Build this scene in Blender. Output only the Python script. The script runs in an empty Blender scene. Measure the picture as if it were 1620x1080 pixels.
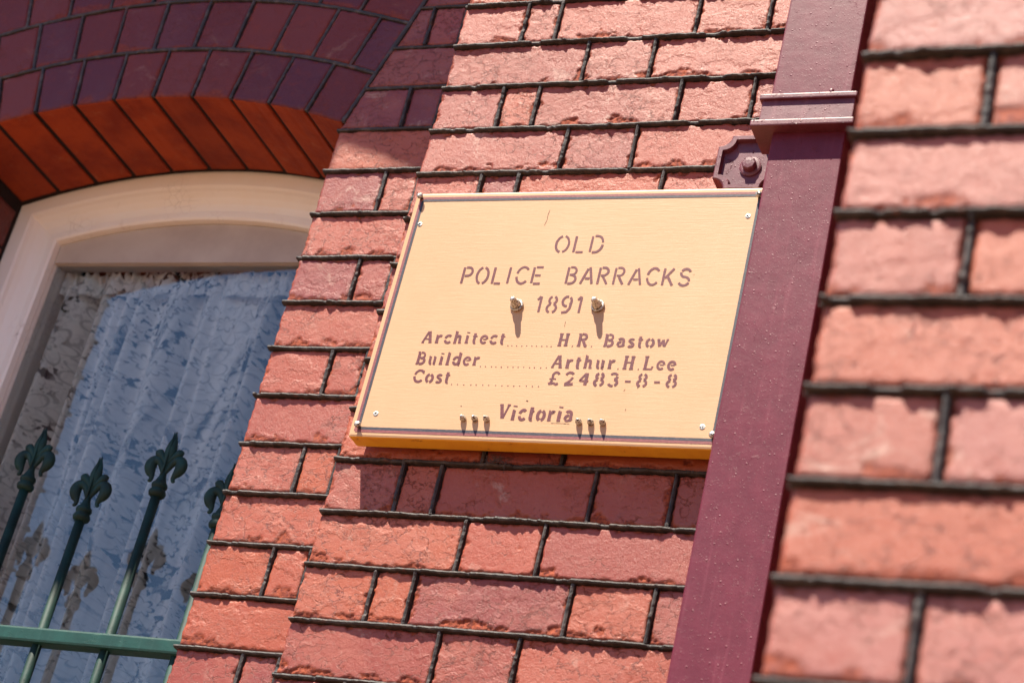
import bpy, bmesh, math, random
import numpy as np
from mathutils import Vector, Matrix
random.seed(7)
R = math.radians
S = bpy.context.scene
COL = S.collection

# ------------------------------------------------------------------ camera, sky, sun, exposure
CP = (1.4888, -2.4350, -0.9528); AZ, EL, RO, FPX = -0.4748, 0.4783, 0.2467, 3260.3
ca, sa, ce, se = math.cos(AZ), math.sin(AZ), math.cos(EL), math.sin(EL)
fwd = Vector((sa*ce, ca*ce, se)); rt = Vector((ca, -sa, 0)); up = rt.cross(fwd)
cr, sr = math.cos(RO), math.sin(RO)
r2 = rt*cr + up*sr; u2 = -rt*sr + up*cr
cam = bpy.data.cameras.new('camera'); co = bpy.data.objects.new('camera', cam); COL.objects.link(co)
m = Matrix((r2, u2, -fwd)).transposed().to_4x4(); m.translation = Vector(CP); co.matrix_world = m
cam.sensor_width = 36; cam.lens = FPX/1620*36; cam.clip_start = .05; cam.clip_end = 3000
cam.dof.use_dof = True; cam.dof.focus_distance = 3.08; cam.dof.aperture_fstop = 5.0
S.camera = co

SD = Vector((.62, 1.0, -2.33)).normalized()          # the way sunlight travels
w = bpy.data.worlds.new('World'); S.world = w; w.use_nodes = True
wn = w.node_tree; bg = wn.nodes['Background']
sky = wn.nodes.new('ShaderNodeTexSky'); sky.sky_type = 'NISHITA'; sky.sun_disc = False
sky.sun_elevation = math.asin(-SD.z); sky.sun_rotation = math.atan2(-SD.x, -SD.y)
sky.air_density = 1.0; sky.dust_density = .1; sky.ozone_density = 6.0; sky.altitude = 300
wn.links.new(sky.outputs[0], bg.inputs[0]); bg.inputs[1].default_value = .078
sun = bpy.data.lights.new('sun', 'SUN'); sun.energy = 5.0; sun.angle = R(.53); sun.color = (1, .92, .77)
so = bpy.data.objects.new('sun', sun); COL.objects.link(so); so.rotation_euler = SD.to_track_quat('-Z', 'Y').to_euler()
S.view_settings.view_transform = 'Standard'; S.view_settings.look = 'None'
S.view_settings.exposure = 1.32; S.view_settings.gamma = 1; S.view_settings.use_curve_mapping = False
S.render.engine = 'CYCLES'

# ------------------------------------------------------------------ helpers
def thing(name, label, cat, loc=(0, 0, 0), group=None):
    o = bpy.data.objects.new(name, None); COL.objects.link(o); o.location = loc
    o['label'] = label; o['category'] = cat; o.empty_display_size = .05
    if group: o['group'] = group
    return o
def put(name, me, mats, parent=None, **kw):
    o = bpy.data.objects.new(name, me); COL.objects.link(o)
    for mt in (mats if isinstance(mats, (list, tuple)) else [mats]): me.materials.append(mt)
    if parent is not None:
        o.parent = parent; o.matrix_parent_inverse = Matrix.Translation(-world_loc(parent))
    for k, v in kw.items(): o[k] = v
    return o
def world_loc(o):
    return Vector(o.location) if o.type == 'EMPTY' else Vector((0, 0, 0))
def mesh_from(verts, faces, name='m', smooth=False, mi=None):
    me = bpy.data.meshes.new(name); me.from_pydata([tuple(v) for v in verts], [], [tuple(f) for f in faces])
    if mi is not None: me.polygons.foreach_set('material_index', mi)
    if smooth: me.polygons.foreach_set('use_smooth', [True]*len(me.polygons))
    me.update(); return me
def bm_mesh(bm, smooth=False, name='m'):
    bmesh.ops.recalc_face_normals(bm, faces=bm.faces)
    me = bpy.data.meshes.new(name); bm.to_mesh(me); bm.free()
    if smooth: me.polygons.foreach_set('use_smooth', [True]*len(me.polygons))
    return me
def add_box(bm, x0, x1, y0, y1, z0, z1, bevel=0, seg=2):
    r = bmesh.ops.create_cube(bm, size=1)
    for v in r['verts']:
        v.co = Vector(((x0+x1)/2+v.co.x*(x1-x0), (y0+y1)/2+v.co.y*(y1-y0), (z0+z1)/2+v.co.z*(z1-z0)))
    if bevel:
        es = list({e for v in r['verts'] for e in v.link_edges})
        bmesh.ops.bevel(bm, geom=es, offset=bevel, segments=seg, affect='EDGES', profile=.6)
def box(name, x0, x1, y0, y1, z0, z1, mat, parent=None, bevel=0, **kw):
    bm = bmesh.new(); add_box(bm, x0, x1, y0, y1, z0, z1, bevel); return put(name, bm_mesh(bm), mat, parent, **kw)

_tab = np.random.RandomState(11).rand(512, 512)
def vn(x, y, s=0):
    xi = np.floor(x).astype(int); yi = np.floor(y).astype(int); fx = x-xi; fy = y-yi
    fx = fx*fx*fx*(fx*(fx*6-15)+10); fy = fy*fy*fy*(fy*(fy*6-15)+10); a = s*37; b = s*101
    g = lambda i, j: _tab[(i+a) % 512, (j+b) % 512]
    return (g(xi, yi)*(1-fx)+g(xi+1, yi)*fx)*(1-fy)+(g(xi, yi+1)*(1-fx)+g(xi+1, yi+1)*fx)*fy
def fbm(x, y, s=0, o=4):
    t = 0; a = .5
    for k in range(o): t = t+a*(vn(x*2**k, y*2**k, s+k*3)-.5); a *= .5
    return t*1.6
def sstep(a, b, x):
    t = np.clip((x-a)/(b-a), 0, 1); return t*t*(3-2*t)

# ------------------------------------------------------------------ materials
class N:
    def __init__(s, name):
        s.m = bpy.data.materials.new(name); s.m.use_nodes = True; s.t = s.m.node_tree; s.b = s.t.nodes['Principled BSDF']
        s.tc = s.t.nodes.new('ShaderNodeTexCoord'); s.co = s.tc.outputs['Object']
    def n(s, ty, **kw):
        nd = s.t.nodes.new(ty)
        for k, v in kw.items():
            if k.startswith('i_'):
                nd.inputs[int(k[2:])].default_value = v
            else: setattr(nd, k, v)
        return nd
    def l(s, a, b): s.t.links.new(a, b)
    def noise(s, scale, detail=4, rough=.55, dist=0, co=None, dim='3D'):
        nd = s.n('ShaderNodeTexNoise'); nd.inputs['Scale'].default_value = scale; nd.inputs['Detail'].default_value = detail
        nd.inputs['Roughness'].default_value = rough; nd.inputs['Distortion'].default_value = dist
        s.l(co or s.co, nd.inputs['Vector']); return nd.outputs['Fac']
    def vor(s, scale, feat='F1', co=None, rnd=1):
        nd = s.n('ShaderNodeTexVoronoi'); nd.feature = feat; nd.inputs['Scale'].default_value = scale
        nd.inputs['Randomness'].default_value = rnd
        s.l(co or s.co, nd.inputs['Vector']); return nd
    def ramp(s, x, a, b, ca=(0, 0, 0, 1), cb=(1, 1, 1, 1)):
        nd = s.n('ShaderNodeMapRange', interpolation_type='SMOOTHSTEP'); nd.inputs[1].default_value = a; nd.inputs[2].default_value = b
        s.l(x, nd.inputs[0]); return nd.outputs[0]
    def mix(s, f, a, b, bt='MIX'):
        nd = s.n('ShaderNodeMix', data_type='RGBA', blend_type=bt)
        for v, i in ((f, 0), (a, 6), (b, 7)):
            if hasattr(v, 'is_linked'): s.l(v, nd.inputs[i])
            else: nd.inputs[i].default_value = v if i == 0 else (tuple(v)+(1,))[:4]
        return nd.outputs[2]
    def math(s, op, a, b=0, c=None):
        nd = s.n('ShaderNodeMath', operation=op)
        for i, v in enumerate((a, b) if c is None else (a, b, c)):
            if hasattr(v, 'is_linked'): s.l(v, nd.inputs[i])
            else: nd.inputs[i].default_value = v
        return nd.outputs[0]
    def bump(s, h, dist, strength=1, prev=None):
        nd = s.n('ShaderNodeBump'); nd.inputs['Strength'].default_value = strength; nd.inputs['Distance'].default_value = dist
        s.l(h, nd.inputs['Height'])
        if prev is not None: s.l(prev, nd.inputs['Normal'])
        return nd.outputs[0]
    def fin(s, col=None, rough=None, nrm=None, spec=None, metal=None):
        for v, k in ((col, 'Base Color'), (rough, 'Roughness'), (nrm, 'Normal'), (spec, 'Specular IOR Level'), (metal, 'Metallic')):
            if v is None: continue
            if hasattr(v, 'is_linked'): s.l(v, s.b.inputs[k])
            else: s.b.inputs[k].default_value = (tuple(v)+(1,))[:4] if k == 'Base Color' else v
        return s.m

def painted_brick(name, worn=1.0, rough=.5, spec=.5, pale=(.37, .105, .066)):
    s = N(name)
    geo = s.n('ShaderNodeNewGeometry')
    oi = s.n('ShaderNodeObjectInfo'); wco = s.n('ShaderNodeVectorMath', operation='ADD')
    cr_ = s.n('ShaderNodeCombineXYZ'); s.l(s.math('MULTIPLY', oi.outputs['Random'], 31.7), cr_.inputs[1])
    s.l(geo.outputs['Position'], wco.inputs[0]); s.l(cr_.outputs[0], wco.inputs[1]); co = wco.outputs[0]
    at = s.n('ShaderNodeAttribute', attribute_name='wear')
    wear = at.outputs['Fac']
    big = s.noise(9, 4, .6, co=co); mid = s.noise(55, 6, .68, .6, co=co); fine = s.noise(420, 4, .7, co=co)
    base = oi.outputs['Color']
    c = s.mix(s.math('MULTIPLY', s.ramp(s.math('ADD', big, s.math('MULTIPLY', s.math('SUBTRACT', oi.outputs['Random'], .5), .2)), .45, .68), .38*worn), base, pale)
    eff = s.math('MULTIPLY', s.ramp(s.noise(16, 6, .72, .8, co=co), .56, .72), s.ramp(s.noise(4, 2, .5, co=co), .42, .60))
    c = s.mix(s.math('MULTIPLY', eff, .75*worn*worn), c, (.46, .28, .22))
    soot = s.ramp(s.noise(21, 6, .7, 1.0, co=co), .60, .74)
    c = s.mix(s.math('MULTIPLY', soot, .30), c, (.10, .028, .026))
    c = s.mix(s.math('MULTIPLY', s.ramp(mid, .50, .72), .45*worn), c, (.27, .034, .014))
    # crack network and flaking scales in the paint
    dv = s.n('ShaderNodeVectorMath', operation='SCALE'); nz = s.n('ShaderNodeTexNoise'); nz.inputs['Scale'].default_value = 75; nz.inputs['Detail'].default_value = 6; nz.inputs['Roughness'].default_value = .65
    s.l(co, nz.inputs['Vector']); s.l(nz.outputs['Color'], dv.inputs[0]); dv.inputs['Scale'].default_value = .030
    ad = s.n('ShaderNodeVectorMath', operation='ADD'); s.l(co, ad.inputs[0]); s.l(dv.outputs[0], ad.inputs[1])
    st = s.n('ShaderNodeVectorMath', operation='MULTIPLY'); s.l(ad.outputs[0], st.inputs[0]); st.inputs[1].default_value = (1, 1, 1.9)
    v1 = s.vor(36, 'DISTANCE_TO_EDGE', st.outputs[0])
    rnd_ = s.math('MULTIPLY', s.math('SUBTRACT', oi.outputs['Random'], .5), .30)
    rnd2 = s.math('MULTIPLY', s.math('SUBTRACT', s.math('FRACT', s.math('MULTIPLY', oi.outputs['Random'], 17.3)), .5), .30)
    mask = s.ramp(s.math('ADD', s.noise(11, 3, .5, co=co), rnd_), .44, .58)
    mask2 = s.ramp(s.math('ADD', s.noise(15, 3, .5, co=st.outputs[0]), rnd2), .50, .62)
    k1 = s.math('MULTIPLY', s.math('SUBTRACT', 1, s.ramp(v1.outputs['Distance'], .005, .05)), s.math('MULTIPLY', mask, s.ramp(mid, .40, .56)))
    st3 = s.n('ShaderNodeVectorMath', operation='MULTIPLY'); s.l(co, st3.inputs[0]); st3.inputs[1].default_value = (1, 1, 2.1)
    tn = s.math('MULTIPLY', s.noise(26, 7, .60, .7, co=st3.outputs[0]), 13.0)
    fr = s.math('FRACT', tn); terr = s.math('SUBTRACT', tn, s.math('MULTIPLY', s.ramp(fr, .12, 1.0), .9))
    edge = s.math('MULTIPLY', s.math('SUBTRACT', 1, s.ramp(fr, .02, .13)), s.math('MULTIPLY', mask2, s.ramp(s.noise(70, 4, .6, co=co), .46, .60)))
    k = s.math('MINIMUM', s.math('ADD', k1, s.math('MULTIPLY', edge, .75)), 1)
    c = s.mix(s.math('MULTIPLY', k, .8*worn), c, (.13, .016, .010))
    raw = s.mix(s.ramp(s.noise(160, 4, .7, co=co), .4, .65), (.33, .060, .018), (.15, .018, .010))
    c = s.mix(wear, c, raw)
    gr_ = s.ramp(s.noise(900, 3, .7, co=co), .56, .72)
    c = s.mix(s.math('MULTIPLY', gr_, .42), c, (.15, .025, .02))
    h = s.math('ADD', s.math('MULTIPLY', mid, .22), s.math('MULTIPLY', s.math('MULTIPLY', terr, mask2), .085*worn))
    pk = s.math('MULTIPLY', s.ramp(s.noise(210, 5, .8, .5, co=co), .60, .66), s.ramp(s.noise(24, 3, .6, co=co), .44, .60))
    c = s.mix(s.math('MULTIPLY', pk, .75*worn), c, (.14, .018, .010))
    h = s.math('SUBTRACT', h, s.math('MULTIPLY', pk, .5*worn))
    h = s.math('SUBTRACT', h, s.math('MULTIPLY', k, .5*worn))
    nr = s.bump(h, .0015, .9)
    nr = s.bump(s.noise(230, 5, .85, .4, co=co), .0011, .8, nr); nr = s.bump(fine, .0005, .8, nr)
    ro = s.math('ADD', s.math('MULTIPLY', wear, .4), s.math('ADD', rough-.08, s.math('MULTIPLY', mid, .16)))
    return s.fin(c, ro, nr, spec)

M_BRICK = painted_brick('painted_brick', 1.0, .44, .58)
M_ARCH = painted_brick('arch_brick_paint', .55, .55, .35, (.16, .05, .07))
def soffit_mat():
    s = N('raw_orange_brick'); big = s.noise(14, 4, .6); f = s.noise(240, 4, .7)
    c = s.mix(s.ramp(big, .35, .7), (.40, .055, .008), (.25, .026, .005))
    c = s.mix(s.math('MULTIPLY', s.ramp(s.noise(40, 5, .7), .56, .8), .45), c, (.42, .16, .07))
    oi = s.n('ShaderNodeObjectInfo'); c = s.mix(s.math('MULTIPLY', oi.outputs['Random'], .5), c, (.15, .016, .006)); c = s.mix(s.math('MULTIPLY', s.ramp(s.noise(70, 6, .8), .60, .68), .7), c, (.06, .012, .008))
    return s.fin(c, .7, s.bump(s.math('ADD', f, s.noise(40, 4, .6)), .0014, .8), .35)
M_SOFF = soffit_mat()
def bead_mat():
    s = N('black_joint_paint'); f = s.noise(500, 5, .7); g = s.noise(70, 4, .6)
    c = s.mix(s.ramp(g, .45, .7), (.030, .024, .025), (.078, .063, .060))
    c = s.mix(s.math('MULTIPLY', s.ramp(f, .58, .72), .5), c, (.12, .085, .08))
    c = s.mix(s.math('MULTIPLY', s.ramp(s.noise(26, 5, .7), .60, .70), .5), c, (.17, .045, .03))
    return s.fin(c, .6, s.bump(s.math('ADD', f, g), .0008, .9), .4)
M_BEAD = bead_mat()
def core_mat():
    s = N('joint_mortar'); f = s.noise(300, 5, .7); g = s.noise(45, 4, .6)
    c = s.mix(s.ramp(g, .42, .6), (.20, .032, .014), (.035, .012, .012))
    return s.fin(c, .8, s.bump(f, .001, .8), .3)
M_CORE = core_mat()
def dark_mortar():
    s = N('dark_mortar'); f = s.noise(300, 5, .7); return s.fin((.022, .012, .012), .8, s.bump(f, .001, .8), .3)
M_DARK = dark_mortar()
def metal_paint(name, c0, c1, rough, blister=1, spec=.5):
    s = N(name); a = s.noise(900, 3, .6); b = s.noise(30, 5, .6); v = s.vor(170, 'F1'); v2 = s.vor(330, 'F1')
    sel = s.n('ShaderNodeSeparateColor'); s.l(v.outputs['Color'], sel.inputs[0])
    sel2 = s.n('ShaderNodeSeparateColor'); s.l(v2.outputs['Color'], sel2.inputs[0])
    dots = s.math('MULTIPLY', s.math('SUBTRACT', 1, s.ramp(v.outputs['Distance'], .05, .30)), s.math('GREATER_THAN', sel.outputs[0], .86))
    dots2 = s.math('MULTIPLY', s.math('SUBTRACT', 1, s.ramp(v2.outputs['Distance'], .05, .35)), s.math('GREATER_THAN', sel2.outputs[0], .72))
    runs = s.ramp(s.noise(38, 6, .75, 1.5), .60, .66)
    h = s.math('ADD', s.math('MULTIPLY', a, .22), s.math('MULTIPLY', s.math('ADD', dots, s.math('MULTIPLY', dots2, .5)), .8*blister))
    h = s.math('ADD', h, s.math('MULTIPLY', runs, .30*blister)); h = s.math('ADD', h, s.math('MULTIPLY', b, .8))
    sv = s.n('ShaderNodeVectorMath', operation='MULTIPLY'); s.l(s.co, sv.inputs[0]); sv.inputs[1].default_value = (110, 110, 7)
    stk = s.noise(1, 5, .65, .3, co=sv.outputs[0])
    c = s.mix(s.ramp(b, .35, .7), c0, c1); c = s.mix(s.math('MULTIPLY', s.ramp(stk, .52, .74), .32), c, tuple(min(1, q*1.5+.03) for q in c1))
    c = s.mix(s.math('MULTIPLY', s.ramp(s.noise(60, 6, .75), .66, .70), .6), c, tuple(q*.25 for q in c0))
    h = s.math('ADD', h, s.math('MULTIPLY', stk, .25))
    return s.fin(c, rough, s.bump(h, .0009, .9), spec)
M_PIPE = metal_paint('maroon_gloss_paint', (.108, .011, .027), (.132, .015, .034), .46, .75, .28)
M_PIPE2 = metal_paint('maroon_cast_paint', (.10, .013, .027), (.14, .030, .045), .46, 1.6)
M_GREEN = metal_paint('green_gloss_paint', (.002, .016, .013), (.004, .034, .028), .62, .5, .3)
def cream():
    s = N('cream_window_paint'); b = s.noise(8, 4, .6); f = s.noise(260, 4, .6)
    c = s.mix(s.ramp(b, .4, .7), (.93, .87, .82), (.91, .83, .77))
    c = s.mix(s.math('MULTIPLY', s.ramp(s.noise(24, 6, .7), .62, .78), .35), c, (.50, .37, .30))
    ck = s.vor(60, 'DISTANCE_TO_EDGE'); kk = s.math('MULTIPLY', s.math('SUBTRACT', 1, s.ramp(ck.outputs['Distance'], 0, .03)), s.ramp(s.noise(6, 3, .5), .56, .66))
    c = s.mix(s.math('MULTIPLY', kk, .5), c, (.25, .17, .14))
    return s.fin(c, .42, s.bump(s.math('ADD', f, s.math('MULTIPLY', s.noise(20, 3, .6), 1.5)), .0008, .6), .5)
M_RAIL = metal_paint('teal_rail_paint', (.004, .040, .031), (.006, .056, .044), .5, .5, .4)
M_CREAM = cream()
def sash_paint():
    s = N('old_sash_paint'); b = s.noise(10, 5, .6)
    return s.fin(s.mix(s.ramp(b, .35, .7), (.52, .43, .37), (.44, .35, .30)), .5, s.bump(s.noise(200, 4, .6), .0004, .5))
M_SASH = sash_paint()
def sign_mat():
    s = N('pale_yellow_sign_paint')
    st = s.n('ShaderNodeVectorMath', operation='MULTIPLY'); s.l(s.co, st.inputs[0]); st.inputs[1].default_value = (28, 300, 700)
    gr = s.noise(1, 5, .65, .8, co=st.outputs[0]); b = s.noise(7, 4, .6)
    st2 = s.n('ShaderNodeVectorMath', operation='MULTIPLY'); s.l(s.co, st2.inputs[0]); st2.inputs[1].default_value = (14, 50, 160)
    crk = s.ramp(s.noise(1, 6, .75, 1.5, co=st2.outputs[0]), .735, .765)
    c = s.mix(s.ramp(b, .35, .7), (.510, .300, .162), (.530, .322, .180))
    c = s.mix(s.math('MULTIPLY', s.ramp(gr, .58, .75), .22), c, (.45, .23, .085))
    c = s.mix(s.math('MULTIPLY', crk, .6), c, (.30, .12, .04))
    sp = s.vor(85, 'F1'); sc = s.n('ShaderNodeSeparateColor'); s.l(sp.outputs['Color'], sc.inputs[0])
    fleck = s.math('MULTIPLY', s.math('LESS_THAN', sp.outputs['Distance'], .10), s.math('GREATER_THAN', sc.outputs[1], .93))
    c = s.mix(s.math('MULTIPLY', fleck, .7), c, (.12, .06, .04))
    h = s.math('SUBTRACT', gr, s.math('MULTIPLY', crk, .8))
    return s.fin(c, .48, s.bump(h, .00038, .7), .4)
M_SIGN = sign_mat()
def edge_mat():
    s = N('edge_paint_orange_bounce'); b = s.noise(30, 5, .6)
    c = s.mix(s.ramp(b, .4, .7), (.85, .44, .03), (.78, .36, .025))  # saturated orange paints in the light bounced up under the board
    c = s.mix(s.math('MULTIPLY', s.ramp(s.noise(60, 5, .7), .62, .7), .6), c, (.12, .05, .02))
    return s.fin(c, .5, s.bump(b, .0006, .5))
M_EDGE = edge_mat()
def letter_mat(name, c0, c1):
    s = N(name); st = s.n('ShaderNodeVectorMath', operation='MULTIPLY'); s.l(s.co, st.inputs[0]); st.inputs[1].default_value = (.5, 1, 2.2)
    f = s.noise(420, 4, .7, co=st.outputs[0])
    c = s.mix(s.ramp(f, .40, .62), c0, c1); c = s.mix(s.math('MULTIPLY', s.ramp(f, .60, .72), .45), c, (.45, .25, .14))
    return s.fin(c, .5, s.bump(f, .0004, .4))
M_TEXT = letter_mat('plum_stencil_paint', (.080, .009, .014), (.14, .018, .023))
M_NAVY = letter_mat('navy_line_paint', (.016, .016, .028), (.040, .034, .05))
M_PLUM = letter_mat('plum_line_paint', (.17, .038, .042), (.24, .06, .06))
def steel():
    s = N('weathered_steel'); f = s.noise(700, 4, .7); c = s.mix(s.ramp(s.noise(330, 3, .6), .50, .60), (.62, .60, .56), (.06, .045, .04))
    return s.fin(c, .38, s.bump(f, .0009, .9), .5, .8)
M_STEEL = steel()

# ------------------------------------------------------------------ brick builder
def brick_patch(c00, c10, c11, c01, yf, depth, step, seed, worn=1.0, mats=None, parent=None, name='brick', color=None, side_mi=0, axis='y', rnd=.0020, amp=1.0):
    """a brick whose front is the quad c00-c10-c11-c01 (x,z) on plane y=yf, body running back by depth"""
    a, b, c, d = [np.array(q, float) for q in (c00, c10, c11, c01)]
    W = (np.linalg.norm(b-a)+np.linalg.norm(c-d))/2; Hh = (np.linalg.norm(d-a)+np.linalg.norm(c-b))/2
    nu = max(4, int(W/step)); nv = max(4, int(Hh/step))
    us = np.linspace(0, 1, nu+1); vs = np.linspace(0, 1, nv+1)
    U, V = np.meshgrid(us, vs)
    ou = seed*7.31; ov = seed*3.77
    s = U*W; t = V*Hh
    # ragged outline: push border inwards by noise
    e = .0011*amp
    jl = e*(fbm(t*90+ou, t*0+ov, 1)*2); jr = e*(fbm(t*90+ou, t*0+ov+9, 2)*2)
    jb = e*(fbm(s*90+ou, s*0+ov+5, 3)*2); jt = e*(fbm(s*90+ou, s*0+ov+7, 4)*2)
    s2 = s + jl*(1-U)+jr*U; t2 = t + jb*(1-V)+jt*V
    # corners rounded off a little
    u = s2/W; v = t2/Hh
    P = (a[None, None]*((1-u)*(1-v))[..., None]+b[None, None]*(u*(1-v))[..., None]+c[None, None]*(u*v)[..., None]+d[None, None]*((1-u)*v)[..., None])
    dist = np.minimum(np.minimum(s, W-s), np.minimum(t, Hh-t))
    dist = dist + .0016*amp*fbm(s*140+ou, t*140+ov, 5)
    rn = rnd
    h = -rn*(1-np.sqrt(np.clip(1-(1-np.clip(dist/rn, 0, 1))**2, 0, 1)))
    h += amp*(.0012*fbm(s*9+ou, t*9+ov, 6, 2) + .00015*fbm(s*55+ou, t*55+ov, 7, 3) + .0003*fbm(s*190+ou, t*190+ov, 8, 3))
    h += (.0008*random.uniform(-1, 1))*(V-.5)+(.0006*random.uniform(-1, 1))*(U-.5)
    # chips: along the bottom edge and the rims
    eb = t/.013; er = dist/.006
    cb = fbm(s*38+ou, t*60+ov, 9, 4)*1.5 + .42*random.uniform(.3, 1.0) - eb*.55
    cr2 = fbm(s*70+ou+3, t*70+ov, 10, 4)*1.4 + .10 - er*.5
    pit = fbm(s*110+ou, t*150+ov+2, 11, 3)*1.0 - .60 + .16*random.random()
    chip = np.maximum(sstep(.10, .16, cb), sstep(.10, .2, cr2)); pits = sstep(.02, .08, pit)
    chip = chip*worn; pits = pits*worn
    rough = fbm(s*260+ou, t*260+ov, 12, 2)
    h -= chip*(.0017+.0026*rough) + pits*.0012
    wear = np.clip(np.maximum(chip, pits*.8)+.25*worn*sstep(.0035, .0, dist), 0, 1)
    n1 = (nu+1)*(nv+1)
    Y = yf - h
    pts = np.stack([P[..., 0], Y, P[..., 1]], -1).reshape(-1, 3)
    idx = np.arange(n1).reshape(nv+1, nu+1)
    f = np.stack([idx[:-1, :-1], idx[:-1, 1:], idx[1:, 1:], idx[1:, :-1]], -1).reshape(-1, 4)
    # sides
    ring = np.concatenate([idx[0, :-1], idx[:-1, -1], idx[-1, :0:-1], idx[:0:-1, 0]])
    back = pts[ring].copy(); back[:, 1] = yf+depth
    mid = pts[ring].copy(); mid[:, 1] = np.minimum(mid[:, 1]+.004, yf+depth*.5)
    nr = len(ring); i0 = n1; i1 = n1+nr
    pts = np.concatenate([pts, mid, back]); k = np.arange(nr); k2 = (k+1) % nr
    f2 = np.stack([ring[k], i0+k, i0+k2, ring[k2]], -1); f3 = np.stack([i0+k, i1+k, i1+k2, i0+k2], -1)
    faces = np.concatenate([f, f2, f3]); nF = len(faces)
    if axis == 'x':      # front looks towards -x instead of -y: (x,y)->(y', x')
        pts = pts[:, [1, 0, 2]]; faces = faces[:, ::-1]
    me = bpy.data.meshes.new(name)
    me.vertices.add(len(pts)); me.vertices.foreach_set('co', pts.astype(np.float32).ravel())
    me.loops.add(nF*4); me.loops.foreach_set('vertex_index', faces.astype(np.int32).ravel())
    me.polygons.add(nF); me.polygons.foreach_set('loop_start', np.arange(nF, dtype=np.int32)*4)
    me.polygons.foreach_set('material_index', np.concatenate([np.zeros(len(f)), np.full(len(f2)+len(f3), side_mi)]).astype(np.int32))
    sm = np.ones(nF, dtype=bool); me.polygons.foreach_set('use_smooth', sm)
    at = me.attributes.new('wear', 'FLOAT', 'POINT')
    wv = np.concatenate([wear.ravel(), np.full(2*nr, .4*worn)]).astype(np.float32); at.data.foreach_set('value', wv)
    me.update(calc_edges=True)
    o = put(name, me, mats, parent)
    if color: o.color = tuple(color)+(1,)
    return o
def bead(path, yf, rad, proud, parent, seed, step=.003, name='mortar_joint', mat=None, axis='y', taper=True):
    """raised, hand-ruled joint along a path of (x,z) points"""
    P = np.array(path, float); seg = np.linalg.norm(np.diff(P, axis=0), axis=1); L = seg.sum()
    n = max(3, int(L/step)); sd = np.linspace(0, L, n+1); cum = np.concatenate([[0], np.cumsum(seg)])
    X = np.interp(sd, cum, P[:, 0]); Z = np.interp(sd, cum, P[:, 1])
    T = np.stack([np.gradient(X), np.gradient(Z)], 1); T /= np.linalg.norm(T, axis=1)[:, None]; Nn = np.stack([-T[:, 1], T[:, 0]], 1)
    ox = seed*5.17
    off = .0009*fbm(sd*10+ox, sd*0+1.3, 3, 2); r = rad*(.92+.34*fbm(sd*16+ox, sd*0, 1, 2)+.14*fbm(sd*120+ox, sd*0, 11, 2))
    pr = proud*(1+.5*fbm(sd*16+ox, sd*0+4, 2, 2)+.30*fbm(sd*150+ox, sd*0+8, 2, 3)+1.6*np.clip(fbm(sd*90+ox, sd*0+18, 2, 2)-.22, 0, 1))
    K = 7; pts = []
    brk = sstep(.30, .42, fbm(sd*34+ox, sd*0+31, 13, 3))*.7
    pr = pr*(1-brk); LAT = (-1.25, -1.0, -.72, .05, .78, 1.0, 1.2); DEP = (0, .45, .96, 1.06, .92, .5, 0)
    for j in range(K):
        lat = r*LAT[j]*-1+off+.00045*fbm(sd*260+ox, sd*0+j*5, 4, 2)
        yy = (yf+.006) - (pr+.006)*DEP[j] - .0005*fbm(sd*330+ox, sd*0+j*7, 6, 2)*(DEP[j] > .4)
        pts.append(np.stack([X+Nn[:, 0]*lat, yy, Z+Nn[:, 1]*lat], 1))
    pts = np.stack(pts, 1); n1 = n+1
    if axis == 'x': pts = pts[..., [1, 0, 2]]
    V = pts.reshape(-1, 3); F = []
    for i in range(n):
        for j in range(K-1):
            q = (i*K+j, i*K+j+1, (i+1)*K+j+1, (i+1)*K+j); F.append(q if axis == 'y' else q[::-1])
    F.append(tuple(range(K))[::-1]); F.append(tuple((n*K+j) for j in range(K)))
    return put(name, mesh_from(V, F, name, False), mat or M_BEAD, parent)

CH = .086
PAL = [(.30, .046, .016), (.32, .054, .017), (.34, .062, .018), (.29, .045, .019), (.27, .046, .024), (.35, .066, .020), (.25, .038, .022), (.31, .050, .020), (.22, .034, .026), (.31, .056, .026)]
sd_ = [0]
def nxt(): sd_[0] += 1; return sd_[0]

def pattern(header_row, x0, x1):
    """joint centres of a Flemish bond starting at a quoin"""
    xs = [x0]; x = x0
    if header_row: seq = [.115, .063]; cyc = [.242, .120]
    else: seq = []; cyc = [.240, .120]
    for q in seq: x += q; xs.append(x)
    i = 0
    while x < x1: x += cyc[i % 2]; xs.append(x); i += 1
    return xs

# ================================================================== STRUCTURE
def ground():
    s = N('street_paving'); v = s.noise(1.5, 6, .65); f = s.noise(60, 4, .7)
    c = s.mix(s.ramp(v, .35, .7), (.175, .092, .043), (.215, .12, .06))
    return s.fin(c, .85, s.bump(f, .004, .6))
M_GROUND = ground()
g = mesh_from([(-400, -400, -2.5), (400, -400, -2.5), (400, 400, -2.5), (-400, 400, -2.5)], [(0, 1, 2, 3)])
put('ground', g, M_GROUND, kind='structure')

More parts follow.
